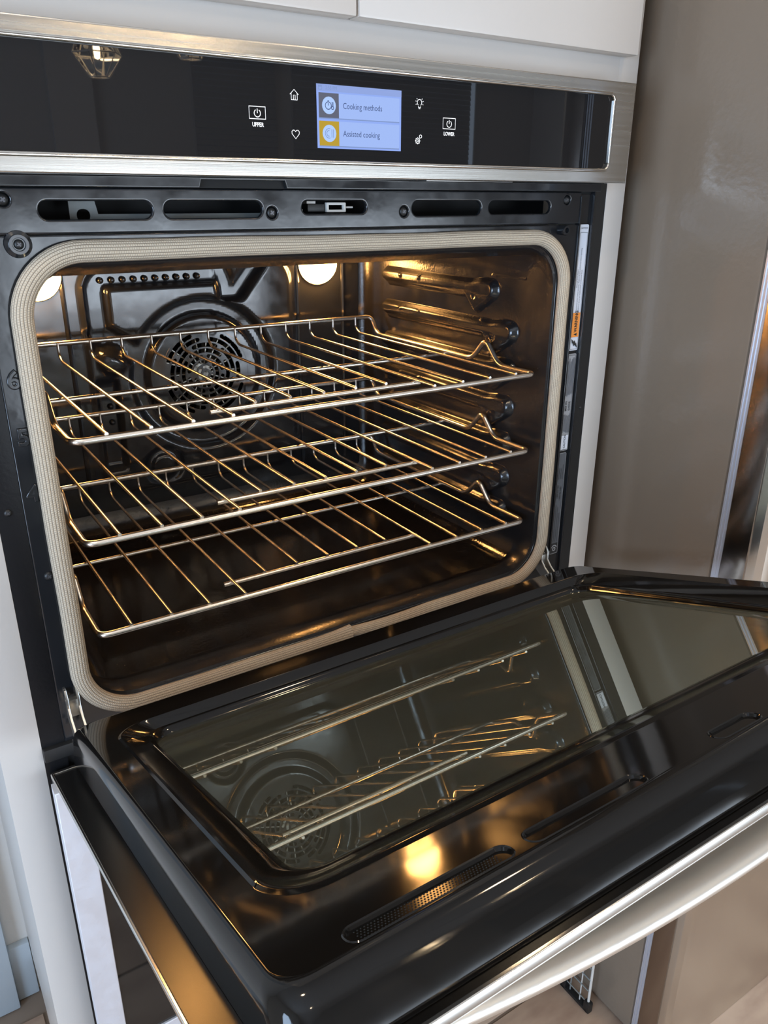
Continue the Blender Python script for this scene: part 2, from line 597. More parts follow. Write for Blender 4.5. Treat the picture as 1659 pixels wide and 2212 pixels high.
# dark slatted blinds let down over the two upper windows
for wn, (xa, xb, g) in enumerate(((1.095, 1.545, 0.0), (1.625, 2.845, 0.045))):
    wb = struct('window_%d' % (wn + 3), plate(rr((xa + xb) / 2, 1.82, (xb - xa) / 2, 0.41, 0.002, 2), [rr((xa + xb) / 2, 1.82, (xb - xa) / 2 - 0.012, 0.398, 0.002, 2)], 0.005,
                                              lambda a, b, w_: Vector((a, YF + 0.012 + w_, b))), M['dimwall'])
    sme = None
    for k in range(31):
        if sme is None:
            s_ = finish('slat', B(xa + 0.006, xb - 0.012 - g, YF + 0.017, YF + 0.022, 1.4095, 1.4355), M['blind'], wb)
            sme = s_.data
            p0 = s_.location.copy()
        else:
            s_ = link(bpy.data.objects.new('slat', sme), wb)
        s_.location = p0 + Vector((0, 0, 0.0262 * k))
        s_.rotation_euler = (0.30, 0, 0)
struct('trim_2', B(0.44, 0.63, YF, YF + 0.03, 1.33, ZC), M['white'])
w2 = struct('window_2', plate([(-2.32, 0.48), (-0.78, 0.48), (-0.78, 1.82), (-2.32, 1.82)],
                              [rr(-1.90, 1.15, 0.35, 0.60, 0.001, 1), rr(-1.18, 1.15, 0.33, 0.60, 0.001, 1)], 0.05,
                              lambda a, b, w_: Vector((XL + 0.02 + w_, a, b))), M['white'])
struct('baseboard_back', B(XL, -0.409, YB - 0.014, YB, 0, 0.128, 0.002), M['bluegrey'])
struct('trim_1', B(-0.60, -0.4445, YB - 0.03, YB, 0, 2.1, 0.003), M['bluegrey'])

# recessed ceiling lights (out of frame, they light the kitchen)
for i, (x, y) in enumerate(((-0.6, -0.62), (0.55, -0.62), (-0.6, -2.1), (0.9, -2.1))):
    d = root('ceiling_light', (x, y, ZC), 'round recessed warm light in the white kitchen ceiling', 'ceiling light', 'recessed ceiling lights')
    f = (lambda X, Y: (lambda a, b, w_: Vector((X + a, Y + b, ZC + w_))))(x, y)
    finish('trim_ring', lathe([(0.075, 0.0), (0.075, -0.006), (0.06, -0.008), (0.058, 0.0)], f, 24), M['white'], d)
    finish('diffuser', lathe([(0.058, -0.002), (0.0, -0.003)], f, 24), M['down'], d, normals=False)

# ================================================================== TALL CABINET AROUND THE OVEN
CX0, CX1 = -0.4082, 0.4244            # outer edges of the cabinet face
IX0, IX1 = -0.3685, 0.3905            # edges of the oven cut-out
cab = root('oven_cabinet', (0, 0.25, 0), 'tall white lacquered cabinet built around the black double oven', 'cabinet')
finish('stile', B(CX0, IX0, 0.0, 0.02, 0.09, 2.2, 0.001), M['white'], cab)
finish('stile', B(IX1, CX1, 0.0, 0.02, 0.09, 2.2, 0.001), M['white'], cab)
finish('rail', B(IX0, IX1, 0.0, 0.02, 1.49, 1.62), M['white'], cab)
finish('side_panel', B(CX0, CX0 + 0.018, 0.02, YB - 0.002, 0.09, 2.2), M['white'], cab)
finish('side_panel', B(CX1 - 0.018, CX1, 0.02, YB - 0.002, 0.09, 2.2), M['white'], cab)
finish('toe_kick', B(CX0, CX1, 0.07, 0.085, 0.0, 0.09), M['white'], cab)
for (a, b) in ((CX0 + 0.004, 0.0088), (0.0114, 0.3985)):
    finish('cabinet_door', B(a, b, -0.021, -0.001, 1.5445, 2.19, 0.0025), M['white'], cab)

# ================================================================== OVEN
oven = root('wall_oven', (0, 0.24, 0.10), 'black and steel built-in double oven with its upper door open and lamps lit', 'oven')
F0 = front(0.0)
YBZ = -0.045
# ---- control panel
FB = front(YBZ)
bez = finish('bezel', plate([(-0.3735, 1.4045), (0.3725, 1.4045), (0.3735, 1.5115), (-0.3735, 1.5115)],
                            [rr(0, 1.4582, 0.3410, 0.0408, 0.009)], 0.044, FB, 0.0012), M['steel'], oven)
finish('bezel_lip', plate(rr(0, 1.4582, 0.3425, 0.0423, 0.0100), [rr(0, 1.4582, 0.3385, 0.0383, 0.0065)], 0.006, front(YBZ - 0.0008), 0.0015), M['steel_edge'], bez)
cg = finish('control_glass', B(-0.340, 0.340, YBZ + 0.0035, YBZ + 0.009, 1.418, 1.4985), M['panel_glass'], oven)
YG = YBZ + 0.0035 - 0.0003
FG = front(YG)


def at(cx, cz, f=FG):
    return lambda a, b, w_: f(cx + a, cz + b, w_)


# display: 95 x 54 mm
sx0, sx1, sz0, sz1 = -0.0480, 0.0455, 1.4302, 1.4835
scr = finish('display', fan_poly([(sx0, sz0), (sx1, sz0), (sx1, sz1), (sx0, sz1)], FG), M['scr_bg'], cg, smooth=0)
FS = front(YG - 0.0002)
FS2 = front(YG - 0.0004)
FS3 = front(YG - 0.0006)


def sq(x0, x1, z0, z1, name, m, f=FS, par=None):
    return finish(name, fan_poly([(x0, z0), (x1, z0), (x1, z1), (x0, z1)], f), m, par or cg, smooth=0, normals=False)


sq(sx0, sx1, 1.4778, sz1, 'display_header', M['scr_head'])
rows = ((1.4560, 1.4765, 'Cooking methods', M['scr_grey']), (1.4325, 1.4533, 'Assisted cooking', M['scr_gold']))
for (za, zb, tx, mm) in rows:
    sq(sx0 + 0.0020, sx1 - 0.0022, za, zb, 'display_row', M['scr_tile'])
    sq(sx0 + 0.0020, sx1 - 0.0022, za - 0.0009, za, 'display_divider', M['scr_line'])
    sq(sx0 + 0.0020, sx0 + 0.0232, za, zb, 'display_tile', mm, FS2)
    cx_, cz_ = sx0 + 0.0126, (za + zb) / 2
    finish('display_disc', fan_poly(circ(cx_, cz_, 0.0073)[:-1], FS3), M['scr_disc'], cg, smooth=0, normals=False)
    text(tx, 0.0072, at(sx0 + 0.0275, cz_ + 0.0002, FS2), 'lettering', M['scr_text'], cg, sx=0.84)
    ic = at(cx_, cz_, front(YG - 0.0008))
    if mm is M['scr_grey']:
        finish('icon', strokes([circ(-0.0008, -0.0002, 0.0031), [(-0.0016, 0.0038), (0.0, 0.0038)], [(-0.0008, -0.0002), (-0.0008, 0.0018)],
                                [(0.0032, -0.001), (0.0032, 0.0028), (0.0042, 0.0028), (0.0042, -0.001)], circ(0.0037, -0.002, 0.0012)], 0.00033, ic), M['scr_text'], cg, smooth=0, normals=False)
    else:
        finish('icon', strokes([circ(-0.0005, 0, 0.004, 70, 290), circ(-0.0005, 0, 0.0024, 80, 280), [(0.0025, -0.0035), (0.0025, 0.0035)], [(0.0042, -0.0035), (0.0042, 0.0035)]], 0.0003, ic), M['scr_line'], cg, smooth=0, normals=False)
finish('icon', strokes([[(sx0 + .002, 1.479), (sx0 + .0055, 1.479), (sx0 + .0055, 1.4822), (sx0 + .002, 1.4822), (sx0 + .002, 1.479)], [(sx0 + .002, 1.4814), (sx0 + .0055, 1.4814)]], 0.0003, FS2), M['scr_line'], cg, smooth=0, normals=False)
text('2:55 PM', 0.0042, at(sx0 + 0.0092, 1.4806, FS2), 'lettering', M['scr_line'], cg, sx=0.9)


def icon(lines, cx, cz, r=0.00042):
    r *= 0.82
    return finish('icon', strokes(lines, r, at(cx, cz)), M['ink_white'], cg, smooth=0, normals=False)


def power(cx, cz, hw, hh, word):
    icon([[(-hw, -hh), (hw, -hh), (hw, hh), (-hw, hh), (-hw, -hh)]], cx, cz, 0.00045)
    icon([circ(0, -0.0004, 0.0030, -240, 60), [(0, -0.0004), (0, 0.0032)]], cx, cz, 0.00042)
    text(word, 0.0048, at(cx + 0.0001, cz - 0.0096), 'lettering', M['ink_white'], cg, 'CENTER', 0.82, 0.02)


power(-0.1075, 1.4566, 0.0078, 0.0049, 'UPPER')
power(0.1046, 1.4575, 0.0078, 0.0049, 'LOWER')
icon([[(-0.0042, 0.0005), (0, 0.0046), (0.0042, 0.0005)], [(-0.003, 0.0014), (-0.003, -0.0038), (0.003, -0.0038), (0.003, 0.0014)],
      [(-0.0009, -0.0036), (-0.0009, 0.0), (0.0009, 0.0), (0.0009, -0.0036)]], -0.0706, 1.4726, 0.00033)
icon([[(0, -0.004), (-0.0036, 0.0), (-0.0038, 0.0018), (-0.0026, 0.0031), (-0.001, 0.003), (0, 0.0018), (0.001, 0.003), (0.0026, 0.0031), (0.0038, 0.0018), (0.0036, 0.0), (0, -0.004)]], -0.0704, 1.4411, 0.00035)
icon([circ(0, 0.0008, 0.0027, -60, 240), [(-0.0013, -0.0024), (-0.0013, -0.0036), (0.0013, -0.0036), (0.0013, -0.0024)], [(-0.001, -0.0046), (0.001, -0.0046)]] +
     [[(0.0038 * math.cos(a), 0.0008 + 0.0038 * math.sin(a)), (0.005 * math.cos(a), 0.0008 + 0.005 * math.sin(a))] for a in (-0.4, 0.25, 0.8, 2.34, 2.9, 3.54)], 0.0672, 1.4737, 0.00033)
icon([circ(-0.001, -0.0012, 0.0024), circ(-0.001, -0.0012, 0.0010), circ(0.0024, 0.0028, 0.0014)] +
     [[(-0.001 + 0.0024 * math.cos(a), -0.0012 + 0.0024 * math.sin(a)), (-0.001 + 0.0032 * math.cos(a), -0.0012 + 0.0032 * math.sin(a))] for a in (k * PI / 4 for k in range(8))], 0.0668, 1.4415, 0.00035)

# ---- black trim under the control panel, with its shallow notch
finish('lower_trim', plate([(-0.372, 1.3950), (-0.1545, 1.3950), (-0.1525, 1.4020), (-0.0685, 1.4020), (-0.0665, 1.3950), (0.3675, 1.3950), (0.3675, 1.4043), (-0.372, 1.4043)], [], 0.03, front(-0.012), 0.0008), M['enamel'], oven)
finish('notch_shade', B(-0.156, -0.065, -0.007, 0.0, 1.395, 1.4025), M['dark'], oven)  # added black block, paints the notch as deep shade
finish('trim_backing', B(-0.368, 0.389, 0.004, 0.03, 1.385, 1.405), M['dark'], oven)
finish('catch_plate', B(0.082, 0.200, -0.036, -0.020, 1.4034, 1.4043, 0.0003), M['chrome_lip'], oven)

# ---- vent panel with five slots
def slot(x0, x1, z0, z1):
    return rr((x0 + x1) / 2, (z0 + z1) / 2, (x1 - x0) / 2, (z1 - z0) / 2, (z1 - z0) / 2 - 0.0001, 6)


slots = [(-0.2935, -0.1965, 1.3690, 1.3840), (-0.1857, -0.0882, 1.3690, 1.3840), (-0.0452, 0.0306, 1.3720, 1.3842),
         (0.0890, 0.1855, 1.3690, 1.3842), (0.1966, 0.2943, 1.3700, 1.3842)]
screws_v = [(-0.320, 1.3850), (-0.0782, 1.3732), (0.0784, 1.3735), (0.3215, 1.3853)]
vp = finish('vent_panel', plate([(-0.3500, 1.3575), (0.3455, 1.3575), (0.3455, 1.3945), (-0.3500, 1.3945)],
                                [slot(*s) for s in slots] + [rr(x, z, 0.0055, 0.0055, 0.0054, 4) for x, z in screws_v], 0.004, front(-0.001), 0.0014), M['enamel'], oven)
finish('vent_duct', loft([rr(0, 1.376, 0.34, 0.012, 0.001, 1) for _ in range(1)], lambda a, b: Vector((a, 0.06, b)), True), M['dark'], oven)
finish('vent_floor', B(-0.340, 0.340, 0.006, 0.060, 1.3635, 1.3655), M['black'], oven)
zb_ = finish('duct_bracket', plate([(-0.262, 1.366), (-0.075, 1.366), (-0.075, 1.3725), (-0.237, 1.3725), (-0.239, 1.3835), (-0.262, 1.3835)], [rr(-0.250, 1.3715, 0.006, 0.0055, 0.005, 4)], 0.0015, front(0.030)), M['bracket'], oven)
lat = finish('door_latch', B(-0.032, -0.012, 0.012, 0.028, 1.3735, 1.3812, 0.001), M['black'], oven)
finish('latch_frame', plate(rr(0.0005, 1.3778, 0.0115, 0.0048, 0.001, 2), [rr(0.0005, 1.3778, 0.0088, 0.0022, 0.0005, 2)], 0.004, front(0.010), 0.0004), M['rod'], lat)
finish('latch_pin', tube(bmesh.new(), [(0.011, 0.012, 1.3778), (0.021, 0.012, 1.3778)], 0.001), M['rod'], lat)
finish('latch_tab', B(-0.033, -0.023, 0.012, 0.02, 1.3815, 1.3837), M['rod'], lat)
finish('latch_tab', B(-0.042, -0.038, 0.012, 0.02, 1.3735, 1.3760), M['rod'], lat)


def screw(x, y, z, r, par, collar=True):
    f = lambda a, b, w_: Vector((x + a, y - w_, z + b))
    s = finish('screw', lathe([(r, -0.004), (r, 0.0), (r * 0.85, r * 0.25), (r * 0.5, r * 0.42), (0, r * 0.46)], f, 16), M['black'], par)
    bm = bmesh.new()
    for k in (0, PI / 2):
        c, s2 = math.cos(k + 0.6), math.sin(k + 0.6)
        L, t = r * 0.45, r * 0.13
        q = [(L * c - t * s2, L * s2 + t * c), (-L * c - t * s2, -L * s2 + t * c), (-L * c + t * s2, -L * s2 - t * c), (L * c + t * s2, L * s2 - t * c)]
        bm.faces.new([bm.verts.new(f(a, b, r * 0.47 + 0.0001 * (k > 0))) for a, b in q])
    finish('cross_recess', bm, M['recess'], s, smooth=0, normals=False)
    return s


for (x, z) in screws_v:
    screw(x, 0.001, z, 0.0050, vp)
    
# ---- front frame round the cavity mouth
OW, OZ0, OZ1 = 0.308, 0.8885, 1.3225
OZC, OH = (OZ0 + OZ1) / 2, (OZ1 - OZ0) / 2
ff = finish('front_frame', plate([(-0.3455, 0.8530), (0.3455, 0.8530), (0.3455, 1.3568), (-0.3455, 1.3568)], [rr(0, (OZ0 - 0.004 + 1.3345) / 2, 0.3150, (1.3345 - OZ0 + 0.004) / 2, 0.050, 8)], 0.004, F0, 0.0012), M['enamel'], oven)
for s, xz in ((0, (-0.3136, 1.3500)), (1, (0.3142, 1.3505))):
    f = (lambda X, Z: (lambda a, b, w_: Vector((X + a, -0.0005 - w_, Z + b))))(*xz)
    if s == 0:
        b_ = finish('bumper', lathe([(0.0115, -0.001), (0.0110, 0.002), (0.0082, 0.003), (0.0080, 0.005), (0.0060, 0.0055), (0.0050, 0.0035), (0.0, 0.0035)], f, 24), M['enamel'], oven)
        screw(xz[0], -0.0040, xz[1], 0.0042, b_)
        finish('washer', lathe([(0.0080, 0.0052), (0.0078, 0.0060), (0.0056, 0.0060), (0.0054, 0.0045)], f, 24), M['rubber'], b_)
    else:
        b_ = finish('bumper', lathe([(0.0060, -0.001), (0.0060, 0.010), (0.0052, 0.0115), (0.0032, 0.0115), (0.0028, 0.008), (0.0, 0.008)], f, 24), M['enamel'], oven)
# side channels and flanges
finish('side_channel', B(0.3458, 0.3680, 0.002, 0.006, 0.855, 1.392), M['enamel'], oven)
finish('channel_edge', B(0.3445, 0.3470, -0.0025, 0.004, 0.905, 1.390, 0.0008), M['enamel'], oven)
finish('channel_edge', B(0.3672, 0.3698, -0.0025, 0.004, 0.855, 1.395, 0.0008), M['enamel'], oven)
finish('side_flange', B(0.3695, 0.3905, 0.0005, 0.008, 0.40, 1.4045), M['black'], oven)
screw(0.3815, 0.0002, 1.1155, 0.0022, oven)
finish('side_flange', B(-0.3685, -0.3455, 0.0005, 0.008, 0.40, 1.4045, 0.0008), M['enamel_rough'], oven)
screw(-0.3590, 0.0, 1.1160, 0.0036, oven)
screw(-0.3335, -0.0005, 1.0450, 0.0046, oven)
finish('sill', B(-0.3685, 0.3905, -0.006, 0.02, 0.838, 0.8535, 0.002), M['black'], oven)
finish('divider_panel', B(-0.3685, 0.3905, 0.004, 0.02, 0.40, 0.842), M['black'], oven)
# stamped rack-position numerals on the frame, half under the seal
for n_, z_ in (('6', 1.2365), ('5', 1.1840), ('4', 1.1300)):
    c = bpy.data.curves.new('num', 'FONT')
    c.body = n_
    c.size = 0.022
    c.extrude = 0.0008
    c.bevel_depth = 0.0012
    c.align_x = 'CENTER'
    c.align_y = 'CENTER'
    o = bpy.data.objects.new('num', c)
    COL.objects.link(o)
    bpy.context.view_layer.update()
    me = bpy.data.meshes.new_from_object(o.evaluated_get(bpy.context.evaluated_depsgraph_get()))
    bpy.data.objects.remove(o)
    bm = bmesh.new()
    bm.from_mesh(me)
    bpy.data.meshes.remove(me)
    for v in bm.verts:
        v.co = F0(-0.3350 + v.co.x, z_ + v.co.y, v.co.z)
    finish('numeral', bm, M['enamel'], ff, normals=False)

# ---- cavity shell
def ring(y, hw, z0, z1, r, rt=None):
    rt = r if rt is None else rt
    lo, hi = rr(0, (z0 + z1) / 2, hw, (z1 - z0) / 2, r, 8), rr(0, (z0 + z1) / 2, hw, (z1 - z0) / 2, rt, 8)
    return [(x, y, z) for x, z in lo[:9] + hi[9:27] + lo[27:]]


CW = 0.312
YW = 0.456
rings = [ring(0.0006, 0.3168, OZ0 - 0.0058, 1.3362, 0.050), ring(0.003, 0.3130, OZ0 - 0.001, 1.3320, 0.050), ring(0.008, 0.3125, OZ0, 1.3275, 0.049, 0.045), ring(0.016, 0.3122, OZ0 + 0.0005, 1.3250, 0.047, 0.032),
         ring(0.026, 0.3120, OZ0, 1.3212, 0.045, 0.020), ring(0.030, 0.3120, OZ0 - 0.001, 1.3202, 0.045, 0.018), ring(0.034, CW, OZ0 - 0.002, 1.3207, 0.04, 0.018), ring(0.040, CW, OZ0 - 0.002, 1.3250, 0.04, 0.02),
         ring(0.050, CW, OZ0 - 0.002, 1.3285, 0.04), ring(0.20, CW, OZ0 - 0.002, 1.3285, 0.04), ring(0.425, CW, OZ0 - 0.002, 1.3285, 0.04),
         ring(0.440, CW - 0.003, OZ0 + 0.006, 1.3255, 0.04), ring(0.450, CW - 0.009, OZ0 + 0.018, 1.3195, 0.035), ring(0.455, CW - 0.018, OZ0 + 0.036, 1.3125, 0.03)]
bm = loft(rings, lambda *p: Vector(p))
bm.faces.ensure_lookup_table()
n8 = 9
cv = finish('cavity', bm, [M['cavity'], M['cfloor']], oven, normals=False, smooth=0.8)
for p in cv.data.polygons:
    if p.normal.z > 0.75 or p.normal.z < -0.75:
        c = p.center + cv.location + oven.location
        if c.z < 0.93 and c.y > 0.03:
            p.material_index = 1
cv.data.update()
# embossed back panel (height field)
FCX, FCZ = 0.006, 1.125


def back_depth(x, z):
    d = 0.0
    # fan dish
    r = math.hypot(x - FCX, z - FCZ)
    g = sm(0.088, 0.097, r) * (1 - sm(0.112, 0.122, r))
    # perimeter channel of the centre panel: top-left run with a loop down to the ring, right-hand lobe
    hx0, hx1, hz0, hz1, rad = -0.168, 0.160, 0.955, 1.298, 0.04
    cx, cz, hw, hh = (hx0 + hx1) / 2, (hz0 + hz1) / 2, (hx1 - hx0) / 2, (hz1 - hz0) / 2
    qx, qz = abs(x - cx) - hw + rad, abs(z - cz) - hh + rad
    sd = math.hypot(max(qx, 0), max(qz, 0)) + min(max(qx, qz), 0) - rad
    band = sm(0.0, -0.008, sd) * (1 - sm(-0.030, -0.038, sd))
    left = 1 - sm(0.03, 0.05, x)
    lowcut = sm(1.17, 1.19, z) if x < -0.1 else 1.0
    top = band * left * (lowcut if z < 1.2 else 1.0)
    if z < 1.0:
        top = 0
    # left channel also returns below, running down beside the fan
    side = band * (1 - sm(-0.13, -0.125, x)) * sm(0.985, 1.0, z) * (1 - sm(1.12, 1.14, z))
    # S-shaped link from the top channel to the ring
    t = max(0.0, min(1.0, (1.30 - z) / 0.06))
    xc = 0.035 + 0.018 * math.sin(t * PI * 0.5)
    link_ = (1 - sm(0.008, 0.022, abs(x - xc))) * sm(1.232, 1.24, z)
    t2 = (z - 1.235) / 0.06
    xr = 0.055 + 0.05 * max(0, t2)
    link2 = (1 - sm(0.008, 0.026, abs(x - xr))) * sm(1.232, 1.24, z) * (1 - sm(1.285, 1.295, z))
    # diagonal from the left channel to the boss
    a, b = Vector((-0.150, 1.20)), Vector((-0.100, 1.165))
    ab = b - a
    h = max(0, min(1, (Vector((x, z)) - a).dot(ab) / ab.length_squared))
    dl = (Vector((x, z)) - a - ab * h).length
    diag = 1 - sm(0.012, 0.020, dl)
    d = 0.011 * max(g, top, side, link_, link2, diag)
    # edges of the centre panel stand slightly proud
    d -= 0.005 * sm(0.006, -0.002, sd)
    # boss
    rb = math.hypot(x + 0.137, z - 1.160)
    if rb < 0.022:
        d = min(d, 0.004) - 0.011 * math.sqrt(max(0, 1 - (rb / 0.022) ** 2))
    rb = math.hypot(x + 0.075, z - 0.985)
    d += 0.005 * (1 - sm(0.028, 0.034, rb)) * sm(0.016, 0.022, rb)
    return d


bm = bmesh.new()
nx, nz = 176, 118
gx = [-(CW - 0.019) + 2 * (CW - 0.019) * i / nx for i in range(nx + 1)]
gz = [0.9235 + (1.3135 - 0.9235) * j / nz for j in range(nz + 1)]
gv = [[bm.verts.new((x, 0.452 + back_depth(x, z) - (0.0 if True else 0), z)) for x in gx] for z in gz]
for j in range(nz):
    for i in range(nx):
        cx, cz = (gx[i] + gx[i + 1]) / 2, (gz[j] + gz[j + 1]) / 2
        if math.hypot(cx - FCX, cz - FCZ) < 0.068:
            continue
        bm.faces.new([gv[j][i], gv[j][i + 1], gv[j + 1][i + 1], gv[j + 1][i]])
bmesh.ops.delete(bm, geom=[v for v in bm.verts if not v.link_faces], context='VERTS')
bp_ = finish('back_panel', bm, M['back'], oven, smooth=1.2, normals=False)
dm = None
for k in range(10):
    x = -0.1386 + k * (0.1453 / 9)
    if dm is None:
        d_ = finish('vent_bump', lathe([(0.0048, 0), (0.0042, 0.0025), (0.0025, 0.0042), (0, 0.0048)], lambda a, b, w_: Vector((a, -w_, b)), 12), M['back'], bp_)
        dm = d_.data
    else:
        d_ = link(bpy.data.objects.new('vent_bump', dm), bp_)
    d_.location = Vector((x, 0.4525, 1.2745)) - origin_of(bp_)
for z_ in (1.145, 1.09, 1.065, 1.04):
    d_ = link(bpy.data.objects.new('vent_bump', dm), bp_)
    d_.location = Vector((-0.146, 0.4545, z_)) - origin_of(bp_)


def arc_slot(r, a0, a1, w_, n=9):
    o = [((r + w_) * math.cos(a0 + (a1 - a0) * k / n), (r + w_) * math.sin(a0 + (a1 - a0) * k / n)) for k in range(n + 1)]
    e1 = [(r * math.cos(a1) + w_ * math.cos(a1 + t), r * math.sin(a1) + w_ * math.sin(a1 + t)) for t in (PI / 4, PI / 2, 3 * PI / 4)]
    i_ = [((r - w_) * math.cos(a1 + (a0 - a1) * k / n), (r - w_) * math.sin(a1 + (a0 - a1) * k / n)) for k in range(n + 1)]
    e2 = [(r * math.cos(a0) + w_ * math.cos(a0 + PI + t), r * math.sin(a0) + w_ * math.sin(a0 + PI + t)) for t in (PI / 4, PI / 2, 3 * PI / 4)]
    return o + e1 + i_ + e2


holes = []
D2 = PI / 180
for r, w_, spans in ((0.0640, 0.0031, ((20, 62), (110, 158), (198, 246), (290, 338))),
                     (0.0550, 0.0030, ((-18, 12), (26, 78), (100, 140), (152, 200), (214, 262), (276, 322))),
                     (0.0460, 0.0030, ((2, 50), (66, 112), (128, 176), (192, 236), (254, 290), (306, 344))),
                     (0.0370, 0.0029, ((-34, 26), (48, 128), (146, 206), (228, 308))),
                     (0.0280, 0.0029, ((12, 78), (102, 168), (192, 258), (282, 348))),
                     (0.0190, 0.0028, ((-36, 44), (84, 164), (204, 284))),
                     (0.0108, 0.0024, ((20, 100), (140, 220), (260, 340)))):
    for a, b in spans:
        holes.append(arc_slot(r, a * D2, b * D2, w_))
holes.append(circ(0, 0, 0.0045, n=12)[:-1])
finish('fan_cover', plate(circ(0, 0, 0.072, n=48)[:-1], holes, 0.0015, lambda a, b, w_: Vector((FCX + a, 0.4468 - w_, FCZ + b)), 0.0004), M['back'], oven)
fan = finish('fan_hub', lathe([(0.015, 0.0), (0.015, 0.006), (0.0, 0.007)], lambda a, b, w_: Vector((FCX + a, 0.470 - w_, FCZ + b)), 20), M['blade'], oven)
bme = None
for k in range(18):
    if bme is None:
        b_ = finish('fan_blade', B(0.014, 0.064, -0.009, 0.009, -0.0008, 0.0008), M['blade'], fan)
        bme = b_.data
    else:
        b_ = link(bpy.data.objects.new('fan_blade', bme), fan)
    a = k * 2 * PI / 18
    b_.rotation_euler = Matrix.Rotation(-a, 4, 'Y').to_euler()
    b_.location = Vector((FCX + 0.039 * math.cos(a), 0.468, FCZ + 0.039 * math.sin(a))) - origin_of(fan)
finish('fan_well', lathe([(0.070, 0.0), (0.070, -0.03), (0, -0.03)], lambda a, b, w_: Vector((FCX + a, 0.450 - w_, FCZ + b)), 32), M['black'], oven)
# vertical pressed ribs either side of the centre panel
for x in (-0.193, 0.176, 0.262):
    finish('back_rib', tube(bmesh.new(), [(x, 0.453, 0.945), (x, 0.453, 1.31)], 0.004), M['back'], bp_)
# lamps: glass domes on the back wall
for x in (-0.2270, 0.2120):
    f = (lambda X: (lambda a, b, w_: Vector((X + a, 0.451 - w_, 1.2865 + b))))(x)
    lb = finish('lamp_ring', lathe([(0.0362, 0.0), (0.0360, 0.003), (0.0348, 0.004), (0.034, 0.0)], f, 28), M['back'], oven)
    finish('lamp_lens', lathe([(0.034, 0.002), (0.033, 0.010), (0.029, 0.018), (0.021, 0.024), (0.010, 0.027), (0, 0.028)], f, 28), M['lamp'], lb)
# rack supports pressed into both side walls (height field)
def seg_d(y, z, a, b):
    ax, az, bx, bz = a[0], a[1], b[0], b[1]
    dx, dz = bx - ax, bz - az
    t = max(0.0, min(1.0, ((y - ax) * dx + (z - az) * dz) / (dx * dx + dz * dz)))
    return math.hypot(y - ax - t * dx, z - az - t * dz)


def side_relief(y, z):
    h = 0.0
    for lv in range(7):
        zc = 1.2685 - lv * 0.0525
        if abs(z - zc) > 0.045:
            continue
        yn = 0.112 if lv == 0 else 0.068
        d = seg_d(y, z, (yn + 0.008, zc - 0.001), (0.385, zc + 0.001))
        r = 0.0085 + 0.0035 * sm(yn + 0.05, yn + 0.02, y)
        h = max(h, 0.0105 * sm(r + 0.005, r - 0.004, d))
        d = min(seg_d(y, z, (yn + 0.010, zc - 0.010), (yn + 0.036, zc - 0.026)), seg_d(y, z, (yn + 0.036, zc - 0.026), (yn + 0.056, zc - 0.006)),
                seg_d(y, z, (yn + 0.028, zc - 0.008), (yn + 0.036, zc - 0.022)))
        h = max(h, 0.0090 * sm(0.0095, 0.0045, d))
        d = seg_d(y, z, (yn + 0.065, zc - 0.0115), (0.380, zc - 0.0115))
        h = max(h, 0.0045 * sm(0.0050, 0.0015, d))
        for yb in (0.335, 0.285):
            h = max(h, 0.0125 * sm(0.009, 0.002, math.hypot(y - yb, (z - zc - 0.004) * 1.6)))
    h = max(h, 0.0018 * sm(0.003, 0.001, seg_d(y, z, (0.03, 1.288), (0.12, 1.2885))))
    return h


ny, nzz = 150, 150
for s_ in (1, -1):
    bm = bmesh.new()
    ys = [0.052 + (0.425 - 0.052) * i / ny for i in range(ny + 1)]
    zs = [0.932 + (1.298 - 0.932) * j / nzz for j in range(nzz + 1)]
    gv = [[bm.verts.new((s_ * (CW + 0.0004 - side_relief(y, z)), y, z)) for y in ys] for z in zs]
    for j in range(nzz):
        for i in range(ny):
            q = [gv[j][i], gv[j][i + 1], gv[j + 1][i + 1], gv[j + 1][i]]
            bm.faces.new(q if s_ < 0 else q[::-1])
    finish('rack_support', bm, M['cavity'], oven, smooth=1.3, normals=False)

